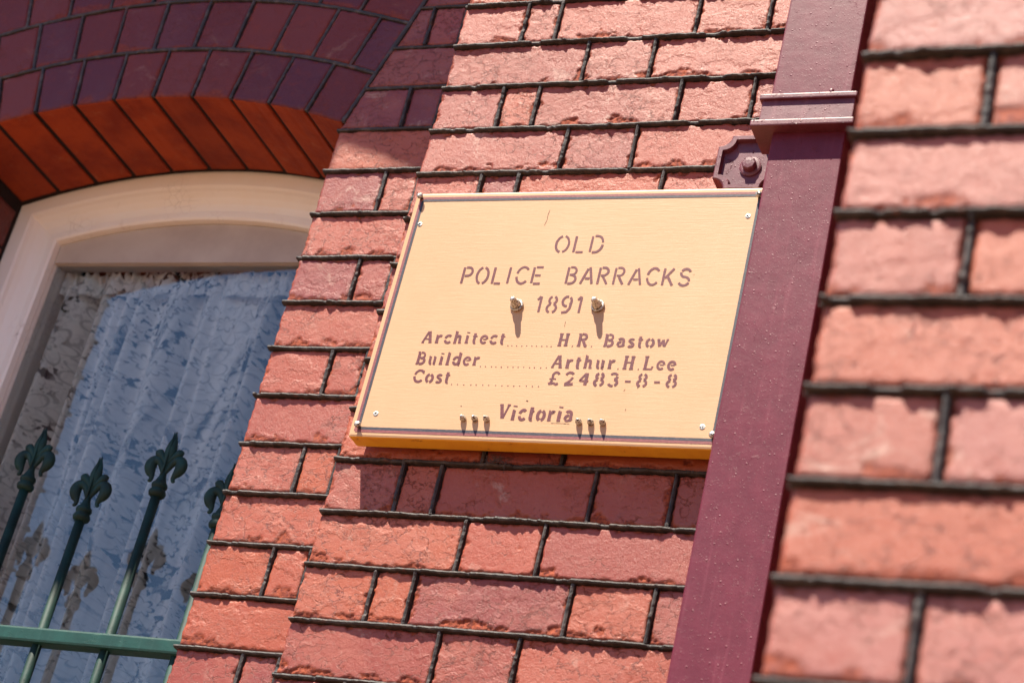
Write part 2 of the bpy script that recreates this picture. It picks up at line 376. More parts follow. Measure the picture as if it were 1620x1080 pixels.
# ------------------------------------------------------------------ central pier
pier = thing('brick_pier', 'broad painted brick pier with black joints that carries the yellow sign', 'brick pier', (0.4, 0, -2.5))
GAP = .0038
ZTOP, ZBOT = 1.46, -.43
k0, k1 = -5, 17
def header(k): return k % 2 == 0
def joint_noise(k): return 0
box('masonry_core', .004, 1.02, .0045, .5, -2.5, 2.2, M_CORE, pier)
for k in range(k0, k1):
    z0, z1 = k*CH, (k+1)*CH
    xs = pattern(header(k), 0, 1.02)
    xs = [xs[0]]+[x+random.uniform(-.003, .003) for x in xs[1:]]
    for i in range(len(xs)-1):
        a, b = xs[i], min(xs[i+1], 1.02)
        if b-a < .02: continue
        xa = a+GAP if i else a; xb = b-GAP
        vis = b < .75 or True
        stp = .0021 if a < .64 else .006
        if z0 > 1.25 or z1 < -.2: stp = .006
        brick_patch((xa, z0+GAP), (xb, z0+GAP), (xb, z1-GAP), (xa, z1-GAP), random.uniform(-.0008, .0008), .1, stp, nxt(), 1.0, M_BRICK, pier, color=random.choice(PAL))
        if i: bead([(a, z0+.003), (a+random.uniform(-.001, .001), z1-.003)], 0, .0033, .0044, pier, nxt())
for k in range(k0, k1+1):
    xx = np.linspace(-.002, 1.02, 8)
    bead([(x, k*CH+random.uniform(-.0006, .0006)) for x in xx], 0, .0034, .0060, pier, nxt())

# ------------------------------------------------------------------ recessed wall with the arch
DL, ZL, XL = .0537, .049, -.209
AX, AZ_, RI = -.6206, -.2426, 1.2405
TH = .3385; XJ = AX-(XL-AX)     # left jamb
RB = [RI, 1.347, 1.460, 1.570, 1.680]
aw = thing('arched_wall', 'recessed brick wall around the window, its dark plum arch rings in the shade', 'brick wall', (XJ, DL, -2.5))
def arch_z(x, r): return AZ_+math.sqrt(max(0, r*r-(x-AX)**2))
# core with the window opening
def arch_core():
    V = []; F = []; y0, y1 = DL+.005, .5; n = 28; zt = 2.2; zb = -.90
    def quad(*q): b = len(V); V.extend(q); F.append((b, b+1, b+2, b+3))
    def slab(x0, x1, z0, z1):
        quad((x0, y0, z0), (x1, y0, z0), (x1, y0, z1), (x0, y0, z1)); quad((x0, y1, z0), (x0, y1, z1), (x1, y1, z1), (x1, y1, z0))
        quad((x0, y0, z0), (x0, y0, z1), (x0, y1, z1), (x0, y1, z0)); quad((x1, y0, z0), (x1, y1, z0), (x1, y1, z1), (x1, y0, z1))
        quad((x0, y0, z1), (x1, y0, z1), (x1, y1, z1), (x0, y1, z1)); quad((x0, y0, z0), (x0, y1, z0), (x1, y1, z0), (x1, y0, z0))
    e = .0030
    slab(-2.2, XJ-e, -2.5, zt); slab(XL+e, .003, -2.5, zt); slab(XJ-e, XL+e, -2.5, zb)
    for i in range(n):
        a = XJ-e+(XL-XJ+2*e)*i/n; b = XJ-e+(XL-XJ+2*e)*(i+1)/n; za, zbb = arch_z(a, RI)+e, arch_z(b, RI)+e
        quad((a, y0, za), (b, y0, zbb), (b, y0, zt), (a, y0, zt)); quad((a, y1, za), (a, y1, zt), (b, y1, zt), (b, y1, zbb))
        quad((a, y0, za), (a, y1, za), (b, y1, zbb), (b, y0, zbb))
    return mesh_from(V, F)
put('masonry_core', arch_core(), M_DARK, aw)
PUR = [(.120, .014, .020), (.100, .013, .024), (.135, .016, .017), (.115, .013, .018), (.150, .021, .020), (.090, .012, .028)]
def pol(th, r): return (AX+r*math.sin(th), AZ_+r*math.cos(th))
rings = [(.0674, .001), (.0640, -.0285+.003), (.0625, -.052), (.060, 0.0)]
for ri in range(4):
    r0, r1 = RB[ri], RB[ri+1]; dth, ph = rings[ri]
    ths = [t for t in [ph+dth*j for j in range(-8, 9)] if -TH+.018 < t < TH-.018]; ths = [-TH]+ths+[TH]
    g2 = .0036
    for a, b in zip(ths[:-1], ths[1:]):
        ga0, ga1 = (g2+(.0016 if ri == 0 else 0))/r0, g2/r1; ra = r0+(g2 if ri else random.uniform(-.0015, .0015)); rb = r1-g2
        brick_patch(pol(a+ga0, ra), pol(b-ga0, ra), pol(b-ga1, rb), pol(a+ga1, rb), DL+random.uniform(-.001, .001), .226 if ri == 0 else .1,
                    .0036, nxt(), .35, [M_ARCH, M_SOFF], aw, name='arch_brick', color=random.choice(PUR), side_mi=1, rnd=.0022, amp=.6)
    for t in ths[1:]:
        bead([pol(t, r0+.001), pol(t+random.uniform(-.0015, .0015), r1-.001)], DL, .0036, .0012, aw, nxt(), step=.006)
    if ri: bead([pol(t, r0) for t in np.linspace(-TH, TH, 40)], DL, .0040, .0016, aw, nxt(), step=.006)
# coursed bricks of the right jamb and left jamb
def skew_x(z, side):  # x of the radial skewback at height z
    return AX+side*(z-AZ_)*math.tan(TH)
REDS = PAL
for side in (1, -1):
    for k in range(-4, 17):
        z0, z1 = ZL+k*CH, ZL+(k+1)*CH
        hd = k % 2 == 0
        outer = [0, .115, .178, .42] if hd else [0, .24]
        lim = .205 if side == 1 else .42
        for i in range(len(outer)-1):
            a, b = outer[i], min(outer[i+1], lim)
            if b-a < .012: continue
            a = a+(GAP if i else 0); b = b-GAP if outer[i+1] <= lim else b
            def X(d, z):
                base = XL+d if side == 1 else XJ-d
                sx = skew_x(z, side)+side*GAP
                return max(base, sx) if side == 1 else min(base, sx)
            zz0, zz1 = z0+GAP, z1-GAP
            c00, c10, c11, c01 = (X(a, zz0), zz0), (X(b, zz0), zz0), (X(b, zz1), zz1), (X(a, zz1), zz1)
            if z0 < RI*math.cos(TH)+AZ_-.02:
                c00, c10, c11, c01 = [((XL+d) if side == 1 else (XJ-d), z) for d, z in ((a, zz0), (b, zz0), (b, zz1), (a, zz1))]
            if min(abs(c10[0]-c00[0]), 9) < .012 and abs(c11[0]-c01[0]) < .012: continue
            if abs(c11[0]-c01[0]) < .004: c01 = (c11[0]-side*.004, c11[1])
            if side == -1: c00, c10, c11, c01 = c10, c00, c01, c11
            dp = .226 if (i == 0 and z1 < .95) else .1
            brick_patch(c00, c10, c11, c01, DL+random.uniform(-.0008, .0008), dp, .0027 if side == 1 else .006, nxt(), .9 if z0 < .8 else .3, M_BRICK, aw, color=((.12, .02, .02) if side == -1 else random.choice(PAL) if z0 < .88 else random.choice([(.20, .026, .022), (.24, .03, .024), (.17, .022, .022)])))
            if i and abs(X(outer[i], (z0+z1)/2)-(XL+outer[i] if side == 1 else XJ-outer[i])) < 1e-6:
                xx = XL+outer[i] if side == 1 else XJ-outer[i]
                bead([(xx, z0+.003), (xx, z1-.003)], DL, .0034, .0036, aw, nxt())
        xs0 = (XL-.005) if side == 1 else (XJ+.005)
        if z0 > .93: xs0 = skew_x(z0, side)
        xe = .002 if side == 1 else XJ-.42
        bead([(x, z0) for x in np.linspace(xs0, xe, 5)], DL, .0034, .0050 if z0 < .9 else .002, aw, nxt())
    bead([pol(side*TH, r) for r in np.linspace(RI, 1.68, 10)], DL, .0045, .002, aw, nxt(), step=.006)
box('window_sill', XJ-.05, XL+.05, DL-.04, .34, -.97, -.90, M_CREAM, aw, bevel=.006)

# ------------------------------------------------------------------ right-hand wall, nearer to the camera
YR, XR, ZR = -.9858, 1.0223, .1948
rw = thing('brick_wall', 'projecting brick wall corner right of the downpipe, nearest the camera and out of focus', 'brick wall', (XR, YR, -2.5))
box('masonry_core', XR+.0045, 2.6, YR+.0045, .5, -2.5, 2.2, M_CORE, rw)
PALR = [(.34, .090, .060), (.34, .105, .085), (.35, .075, .034), (.34, .095, .070), (.35, .065, .026)]
for j in range(-7, 10):
    z1 = ZR-j*CH; z0 = z1-CH
    hd = j % 2 == 0
    xs = [XR, XR+.115, XR+.355, XR+.475, XR+.72] if hd else [XR, XR+.24, XR+.36, XR+.60, XR+.72]
    for i in range(4):
        a, b = xs[i], xs[i+1]; xa = a+(.0045 if i else 0); xb = b-.0045
        brick_patch((xa, z0+GAP), (xb, z0+GAP), (xb, z1-GAP), (xa, z1-GAP), YR+random.uniform(-.0008, .0008), .1, .0036 if a < XR+.25 else .01, nxt(), .8, M_BRICK, rw, color=random.choice(PALR), rnd=.004)
        if i: bead([(a, z0+.003), (a, z1-.003)], YR, .0033, .0050, rw, nxt())
    bead([(x, z0) for x in np.linspace(XR-.003, XR+.72, 6)], YR, .0031, .0062, rw, nxt())
    # return face (towards the sign), header and stretcher swapped
    ys = [YR+.004, YR+.24] if hd else [YR+.004, YR+.115]
    while ys[-1] < -.12: ys.append(ys[-1]+(.12 if len(ys) % 2 == 0 else .24))
    ys.append(-.008)
    for a, b in zip(ys[:-1], ys[1:]):
        if b-a < .03: continue
        brick_patch((a+GAP, z0+GAP), (b-GAP, z0+GAP), (b-GAP, z1-GAP), (a+GAP, z1-GAP), XR+random.uniform(0, .001), .05, .011, nxt(), .6, M_BRICK, rw, color=random.choice(PALR), axis='x')
    bead([(y, z0) for y in np.linspace(YR+.004, -.01, 6)], XR, .0042, .004, rw, nxt(), step=.02, axis='x')

# plain brickwork out of the picture, joined
def far_bricks(parent, x0, x1, yf, zr, skip=None):
    bm = bmesh.new()
    for (za, zb) in zr:
        k = 0; z = za
        while z+CH <= zb+1e-6:
            x = x0-(0 if k % 2 else .12)
            while x < x1:
                a, b = max(x, x0), min(x+.24, x1)
                if b-a > .03 and not (skip and skip(a, b, z)): add_box(bm, a+.004, b-.004, yf, yf+.05, z+.004, z+CH-.004)
                x += .24
            z += CH; k += 1
    put('plain_brickwork', bm_mesh(bm), M_BRICK, parent, kind='stuff').color = (.40, .075, .05, 1)
far_bricks(pier, .0, 1.02, 0.0, [(-2.5, -5*CH), (17*CH, 2.2)])
far_bricks(aw, -2.2, -.001, DL, [(-2.5, ZL-4*CH)], lambda a, b, z: b > XJ and a < XL and z > -.98)
far_bricks(aw, -2.2, XJ-.425, DL, [(ZL-4*CH, 2.2)])
far_bricks(aw, XJ-.42, -.001, DL, [(ZL+17*CH, 2.2)])
far_bricks(rw, XR, 2.6, YR, [(-2.5, ZR-10*CH), (ZR+8*CH-CH, 2.2)])
far_bricks(rw, XR+.725, 2.6, YR, [(ZR-10*CH, ZR+7*CH)])

# ------------------------------------------------------------------ window
YF = .290
win = thing('sash_window', 'arched sash window with pinkish cream frame behind the green spikes', 'window', (AX, .32, -.88))
def arch_path(inset, zb):
    """outline of the window opening, inset by d: up the left jamb, over the arch, down the right jamb"""
    r = RI-inset; xl, xr = XJ+inset, XL-inset
    pts = [(xl, zb)]; n = 30
    for i in range(n+1):
        x = xl+(xr-xl)*i/n; pts.append((x, arch_z(x, r)))
    pts.append((xr, zb)); return pts
def sweep(profile, zb, parent, name, mat):
    rows = [arch_path(d, zb) for d, y in profile]; V = []; F = []
    n = len(rows[0])
    for (d, y), row in zip(profile, rows): V += [(x, y, z) for x, z in row]
    for i in range(len(profile)-1):
        for j in range(n-1): F.append((i*n+j, (i+1)*n+j, (i+1)*n+j+1, i*n+j+1))
    o = put(name, mesh_from(V, F), mat, parent); return o
sweep([(-.012, .40), (-.012, YF+.004), (.003, YF+.004), (.004, YF), (.030, YF), (.034, YF+.003), (.037, YF+.010), (.045, YF+.019), (.056, YF+.026), (.070, YF+.030), (.073, YF+.026), (.085, YF+.026), (.089, YF+.029), (.090, YF+.045), (.090, .40)], -.90, win, 'frame', M_CREAM)
# sash: head board with arched top and straight glazing line, stiles, meeting rail
YS = .333; GX0, GX1, GZ1, GZ0 = -.943, -.298, .822, -.86
def sash():
    V = []; F = []
    def quad(*q): b = len(V); V.extend(q); F.append((b, b+1, b+2, b+3))
    xl, xr = XJ+.091, XL-.091; n = 24
    for i in range(n):
        a = xl+(xr-xl)*i/n; b = xl+(xr-xl)*(i+1)/n; za, zb = arch_z(a, RI-.091), arch_z(b, RI-.091)
        quad((a, YS, GZ1), (b, YS, GZ1), (b, YS, zb), (a, YS, za))
        quad((a, YS, GZ1), (a, YS+.035, GZ1), (b, YS+.035, GZ1), (b, YS, GZ1))
    quad((xl, YS, GZ0), (GX0, YS, GZ0), (GX0, YS, GZ1), (xl, YS, GZ1)); quad((GX0, YS, GZ0), (GX0, YS+.035, GZ0), (GX0, YS+.035, GZ1), (GX0, YS, GZ1))
    quad((GX1, YS, GZ0), (xr, YS, GZ0), (xr, YS, GZ1), (GX1, YS, GZ1)); quad((GX1, YS, GZ0), (GX1, YS, GZ1), (GX1, YS+.035, GZ1), (GX1, YS+.035, GZ0))
    quad((xl, YS, -.9), (xr, YS, -.9), (xr, YS, GZ0), (xl, YS, GZ0))
    return mesh_from(V, F)
put('sash', sash(), M_SASH, win)
def glass_mat():
    m_ = bpy.data.materials.new('window_glass'); m_.use_nodes = True; t = m_.node_tree; t.nodes.clear()
    out = t.nodes.new('ShaderNodeOutputMaterial'); mx = t.nodes.new('ShaderNodeMixShader'); tr = t.nodes.new('ShaderNodeBsdfTransparent'); gl = t.nodes.new('ShaderNodeBsdfGlossy')
    fr = t.nodes.new('ShaderNodeFresnel'); fr.inputs[0].default_value = 2.1; gl.inputs['Roughness'].default_value = .0; tr.inputs[0].default_value = (1, 1, 1, 1)
    no = t.nodes.new('ShaderNodeTexNoise'); no.inputs['Scale'].default_value = 7; bp = t.nodes.new('ShaderNodeBump'); bp.inputs['Distance'].default_value = .0012; bp.inputs['Strength'].default_value = .5
    tc = t.nodes.new('ShaderNodeTexCoord'); t.links.new(tc.outputs['Object'], no.inputs[0]); t.links.new(no.outputs[0], bp.inputs['Height'])
    t.links.new(bp.outputs[0], gl.inputs['Normal'])
    t.links.new(fr.outputs[0], mx.inputs[0]); t.links.new(tr.outputs[0], mx.inputs[1]); t.links.new(gl.outputs[0], mx.inputs[2]); t.links.new(mx.outputs[0], out.inputs[0]); return m_
M_GLASS = glass_mat()
put('glass_pane', mesh_from([(GX0-.01, .346, GZ0-.01), (GX1+.01, .346, GZ0-.01), (GX1+.01, .346, GZ1+.01), (GX0-.01, .346, GZ1+.01)], [(0, 1, 2, 3)]), M_GLASS, win)
# dark room behind
def room():
    s = N('dark_room_wall'); s.b.inputs['Base Color'].default_value = (.025, .02, .018, 1); s.b.inputs['Roughness'].default_value = .9
    x0, x1, y0, y1, z0, z1 = -1.4, .2, .5, 2.2, -1.3, 1.5
    V = [(x0, y0, z0), (x1, y0, z0), (x1, y1, z0), (x0, y1, z0), (x0, y0, z1), (x1, y0, z1), (x1, y1, z1), (x0, y1, z1)]
    F = [(0, 1, 2, 3), (4, 7, 6, 5), (2, 3, 7, 6), (0, 3, 7, 4), (1, 5, 6, 2)]
    put('room_interior', mesh_from(V, F), s.m, kind='structure')
room()

# ------------------------------------------------------------------ lace curtain
def lace():
    s = N('white_lace'); t = s.t
    uv = s.n('ShaderNodeUVMap'); uv.uv_map = 'UVMap'; co = uv.outputs[0]
    wn_ = s.n('ShaderNodeTexNoise'); wn_.inputs['Scale'].default_value = 16; s.l(co, wn_.inputs['Vector'])
    sc = s.n('ShaderNodeVectorMath', operation='SCALE'); s.l(wn_.outputs['Color'], sc.inputs[0]); sc.inputs['Scale'].default_value = .02
    ad = s.n('ShaderNodeVectorMath', operation='ADD'); s.l(co, ad.inputs[0]); s.l(sc.outputs[0], ad.inputs[1]); wc = ad.outputs[0]
    def flowers(scale, petals, R0, amp):
        v = s.n('ShaderNodeTexVoronoi'); v.feature = 'F1'; v.voronoi_dimensions = '2D'; v.inputs['Scale'].default_value = scale; s.l(wc, v.inputs['Vector'])
        cm = s.n('ShaderNodeVectorMath', operation='SUBTRACT')
        s.l(wc, cm.inputs[0]); s.l(v.outputs['Position'], cm.inputs[1]); sp = s.n('ShaderNodeSeparateXYZ'); s.l(cm.outputs[0], sp.inputs[0])
        an = s.math('ARCTAN2', sp.outputs[1], sp.outputs[0]); cs = s.math('COSINE', s.math('MULTIPLY', an, petals))
        rr = s.math('ADD', R0, s.math('MULTIPLY', s.math('ABSOLUTE', cs), amp)); q = s.math('DIVIDE', v.outputs['Distance'], rr)
        ringy = s.math('ABSOLUTE', s.math('SUBTRACT', q, .38))
        fill = s.math('SUBTRACT', 1, s.ramp(q, .85, 1.0)); hole = s.math('SUBTRACT', 1, s.ramp(ringy, .03, .09)); return s.math('SUBTRACT', fill, s.math('MULTIPLY', hole, .6)), q
    f1, q1 = flowers(12, 3.5, .27, .26); f2, q2 = flowers(34, 2.5, .24, .36)
    band = s.ramp(s.noise(4.5, 2, .5, co=co), .40, .50)
    isl = s.ramp(s.noise(52, 4, .6, .6, co=co), .49, .53)
    vd = s.vor(40, 'DISTANCE_TO_EDGE', wc); veins = s.math('SUBTRACT', 1, s.ramp(vd.outputs['Distance'], .03, .10))
    gap = s.math('MULTIPLY', isl, s.math('ADD', .25, s.math('MULTIPLY', band, .75)))
    gap = s.math('MULTIPLY', gap, s.math('SUBTRACT', 1, s.math('MULTIPLY', f1, .95)))
    gap = s.math('MULTIPLY', gap, s.math('SUBTRACT', 1, s.math('MULTIPLY', f2, .9)))
    ring1 = s.math('SUBTRACT', 1, s.ramp(s.math('ABSOLUTE', s.math('SUBTRACT', q1, 1.06)), .02, .10))
    gap = s.math('MAXIMUM', gap, s.math('MULTIPLY', ring1, .40)); gap = s.math('MAXIMUM', gap, s.math('MULTIPLY', veins, .10))
    ring2 = s.math('SUBTRACT', 1, s.ramp(s.math('ABSOLUTE', s.math('SUBTRACT', q1, .36)), .02, .08)); gap = s.math('MAXIMUM', gap, s.math('MULTIPLY', ring2, .45))
    stv = s.n('ShaderNodeVectorMath', operation='MULTIPLY'); s.l(co, stv.inputs[0]); stv.inputs[1].default_value = (30, .35, 1)
    fold_strip = s.ramp(s.noise(1, 2, .5, co=stv.outputs[0]), .50, .62)  # upright see-through strips imitate the dark shade between curtain folds
    d = s.math('SUBTRACT', 1, gap)
    fold_shade = s.math('MULTIPLY', fold_strip, s.math('SUBTRACT', 1, s.math('MULTIPLY', s.math('MAXIMUM', f1, s.math('MULTIPLY', f2, .8)), .6)))
    a = s.math('SUBTRACT', s.math('SUBTRACT', .95, s.math('MULTIPLY', fold_shade, .60)), s.math('MULTIPLY', gap, .90))
    s.b.inputs['Base Color'].default_value = (.96, .92, .89, 1); s.b.inputs['Roughness'].default_value = .9
    a = s.math('MAXIMUM', a, .06); s.l(a, s.b.inputs['Alpha']); s.l(s.bump(d, .002, .5), s.b.inputs['Normal'])
    return s.m
M_LACE = lace()
cur = thing('lace_curtain', 'floral white lace curtain hanging in folds behind the window glass', 'curtain', (AX, .40, -.85))
def cloth(name, x0, x1, z0, z1, yc, amp, seed, ruffle=0):
    nx, nz = 420, 90; V = []; UV = []
    xs = np.linspace(x0, x1, nx+1); zs = np.linspace(z0, z1, nz+1)
    ph = 16*(xs-x0)*2*math.pi*.75 + 7*fbm(xs*7, xs*0, seed, 2)
    for j, z in enumerate(zs):
        tt = (z1-z)/(z1-z0)
        sway = 1.6*fbm(xs*3+seed, xs*0+z*.45, 4, 2)
        fold = np.sin(ph+sway)*.22+.18*np.sin(ph*2.3+sway*2+1)+1.9*np.abs(np.cos((ph+sway)*.5))**6+1.2*np.abs(np.cos((ph*1.37+sway)*.5+.8))**8
        am = amp*(.35+.65*min(1, tt*4))
        y = yc+am*fold+.0015*fbm(xs*60, xs*0+z*20, 8, 2)
        zz = z+np.zeros_like(xs)
        if ruffle and j > nz*.45:
            q = (j-nz*.45)/(nz*.55); zz = z+q*ruffle*(fbm(xs*55, xs*0, 9, 3)*1.6+.3*np.sin(xs*330)); y = y+q*.006*np.sin(xs*420)
        arc = np.concatenate([[0], np.cumsum(np.hypot(np.diff(xs), np.diff(yc+am*fold*1.0)))]); arc = (xs-x0)*.85+arc*.15
        V.append(np.stack([xs, y, zz], 1)); UV.append(np.stack([arc, np.full_like(xs, z)], 1))
    V = np.concatenate(V); UV = np.concatenate(UV)
    idx = np.arange(len(V)).reshape(nz+1, nx+1); F = np.stack([idx[:-1, :-1], idx[:-1, 1:], idx[1:, 1:], idx[1:, :-1]], -1).reshape(-1, 4)
    me = mesh_from(V, F, name, True); ul = me.uv_layers.new(name='UVMap')
    li = np.zeros(len(me.loops), dtype=np.int32); me.loops.foreach_get('vertex_index', li); ul.data.foreach_set('uv', UV[li].astype(np.float32).ravel())
    return put(name, me, M_LACE, cur)
cloth('curtain_panel', -1.02, -.22, -.85, .797, .378, .036, 3)
cloth('curtain_heading', -1.02, -.22, .775,   .830, .372, .006, 6, ruffle=.018)

# ------------------------------------------------------------------ green grille of spiked bars
gr = thing('window_grille', 'dark green iron guard of spiked round bars in front of the window', 'window guard', (AX, .15, -.88))
def lathe(bm, prof, cx, cy, axis='z', seg=14, jag=0):
    """prof: list of (r, h) along the axis"""
    rows = []
    for r, h in prof:
        row = []
        for i in range(seg):
            a = 2*math.pi*i/seg; rr = r*(1+(jag if i % 2 else 0))
            row.append(bm.verts.new((cx+rr*math.cos(a), cy+rr*math.sin(a), h) if axis == 'z' else (cx+rr*math.cos(a), h, cy+rr*math.sin(a))))
        rows.append(row)
    for a, b in zip(rows[:-1], rows[1:]):
        for i in range(seg): bm.faces.new((a[i], a[(i+1) % seg], b[(i+1) % seg], b[i]))
    bm.faces.new(rows[0][::-1]); bm.faces.new(rows[-1])
def flat_tube(bm, pts, cy, seg=10, flat=.7):
    """sweep an ellipse along points (x, z, r) in an x-z plane"""
    rows = []; n = len(pts)
    for i, (x, z, r) in enumerate(pts):
        a = pts[max(0, i-1)]; b = pts[min(n-1, i+1)]; tx, tz = b[0]-a[0], b[1]-a[1]; l = math.hypot(tx, tz) or 1; nx, nz = -tz/l, tx/l
        rows.append([bm.verts.new((x+nx*r*math.cos(q), cy+r*flat*math.sin(q), z+nz*r*math.cos(q))) for q in [2*math.pi*k/seg for k in range(seg)]])
    for a, b in zip(rows[:-1], rows[1:]):
        for i in range(seg): bm.faces.new((a[i], a[(i+1) % seg], b[(i+1) % seg], b[i]))
    bm.faces.new(rows[0][::-1]); bm.faces.new(rows[-1])
def smooth_pts(P, n=4):
    P = np.array(P, float); out = []
    for i in range(len(P)-1):
        p0 = P[max(0, i-1)]; p1 = P[i]; p2 = P[i+1]; p3 = P[min(len(P)-1, i+2)]
        for k in range(n):
            t = k/n; out.append(.5*((2*p1)+(-p0+p2)*t+(2*p0-5*p1+4*p2-p3)*t*t+(-p0+3*p1-3*p2+p3)*t**3))
    out.append(P[-1]); return [tuple(q) for q in out]
def thick(P): return smooth_pts([(a, b, c*1.30) for a, b, c in P])
def finial(x, zt, y):
    bm = bmesh.new()
    # spear
    flat_tube(bm, [(x, zt-h, r*1.1) for h, r in ((0, .0006), (.006, .0024), (.015, .0058), (.026, .0088), (.034, .0100), (.042, .0094), (.050, .0074), (.058, .0060), (.070, .0045), (.084, .0058), (.092, .0078))], y, 12, .62)
    flat_tube(bm, [(x, zt-.004, .0008), (x, zt-.02, .0022), (x, zt-.045, .0026), (x, zt-.066, .0022), (x, zt-.088, .0012)], y-.0052, 8, .9)
    # stem with flared foot and two ring collars
    lathe(bm, [(.0046, zt-.072), (.0062, zt-.084), (.0092, zt-.092), (.0098, zt-.094), (.0126, zt-.096), (.0138, zt-.100), (.0126, zt-.104), (.0106, zt-.106), (.0136, zt-.109), (.0150, zt-.113), (.0136, zt-.118), (.009, zt-.121)], x, y, seg=18)
    for s in (-1, 1):
        flat_tube(bm, thick([(x+s*.001, zt-.058, .0035), (x+s*.008, zt-.051, .0040), (x+s*.015, zt-.0445, .0054), (x+s*.0205, zt-.0405, .0062), (x+s*.0255, zt-.0380, .0030), (x+s*.0268, zt-.0370, .0008)]), y-.001, 10, .7)
        flat_tube(bm, thick([(x+s*.001, zt-.078, .0030), (x+s*.007, zt-.066, .0042), (x+s*.013, zt-.0565, .0052), (x+s*.0215, zt-.0535, .0068), (x+s*.0285, zt-.0585, .0080), (x+s*.0295, zt-.067, .0082), (x+s*.0260, zt-.0755, .0066), (x+s*.0225, zt-.081, .0044), (x+s*.0208, zt-.087, .0030), (x+s*.0232, zt-.0905, .0028), (x+s*.0262, zt-.0905, .0010)]), y, 10, .75)
        flat_tube(bm, smooth_pts([(x+s*.0255, zt-.060, .0038), (x+s*.0262, zt-.066, .0044), (x+s*.023, zt-.071, .0030)]), y-.004, 8, .7)
    me = bm_mesh(bm, True); return me
bars = [(-.796, .318), (-.667, .371), (-.534, .320), (-.404, .371), (-.272, .320), (-.925, .371)]
for x, zt in bars:
    bm = bmesh.new(); lathe(bm, [(.0082, -.88), (.0082, -.3), (.0082, zt-.117)], x, .15, seg=20)
    b = put('bar', bm_mesh(bm, True), M_GREEN, gr)
    put('finial', finial(x, zt, .15), M_GREEN, b)
for za, zb in ((-.0195, .0055), (-.80, -.775)):
    box('rail', XJ+.004, XL-.004, .134, .166, za, zb, M_RAIL, gr, bevel=.004)

# ------------------------------------------------------------------ the sign
sg = thing('notice_sign', 'pale yellow wooden sign lettered OLD POLICE BARRACKS 1891', 'sign', (.32, -.013, .275))
SX0, SX1, SZ0, SZ1, SY = .0345, .6045, .2745, .7065, -.0455
def board():
    bm = bmesh.new(); add_box(bm, SX0, SX1, SY, -.012, SZ0, SZ1, .0035, 2)
    bm.normal_update()
    for f in bm.faces:
        if f.normal.z < -.75: f.material_index = 1
    me = bpy.data.meshes.new('board'); bm.to_mesh(me); bm.free(); return me
put('board', board(), [M_SIGN, M_EDGE], sg)
box('batten', .06, .10, -.0118, -.004, .30, .68, M_EDGE, sg); box('batten', .54, .58, -.0118, -.004, .30, .68, M_EDGE, sg)

lay = [0]
def ribbon(V, F, pts, w0, y=SY, w1=None, rough=1.0):
    lay[0] += 1; yy = y-.00030-.000012*(lay[0] % 14)
    P = np.array(pts, float); seg = np.linalg.norm(np.diff(P, axis=0), axis=1); L = seg.sum()
    n = max(2, int(L/.0011)); sd = np.linspace(0, L, n+1); cum = np.concatenate([[0], np.cumsum(seg)])
    X = np.interp(sd, cum, P[:, 0]); Z = np.interp(sd, cum, P[:, 1]); T = np.stack([np.gradient(X), np.gradient(Z)], 1); T /= np.linalg.norm(T, axis=1)[:, None]+1e-12
    w1 = w0 if w1 is None else w1
    W = np.interp(sd, [0, L], [w0, w1])/2; b = len(V); o1 = lay[0]*3.1
    wa = W+rough*.00035*fbm(sd*500+o1, sd*0, 1, 2); wb = W+rough*.00035*fbm(sd*500+o1, sd*0+7, 2, 2)
    for i in range(n+1):
        V.append((X[i]-T[i, 1]*wa[i], yy, Z[i]+T[i, 0]*wa[i])); V.append((X[i]+T[i, 1]*wb[i], yy, Z[i]-T[i, 0]*wb[i]))
    for i in range(n): F.append((b+2*i, b+2*i+1, b+2*i+3, b+2*i+2))
def arc(cx, cy, rx, ry, a0, a1, n=10): return [(cx+rx*math.cos(R(a0+(a1-a0)*i/n)), cy+ry*math.sin(R(a0+(a1-a0)*i/n))) for i in range(n+1)]
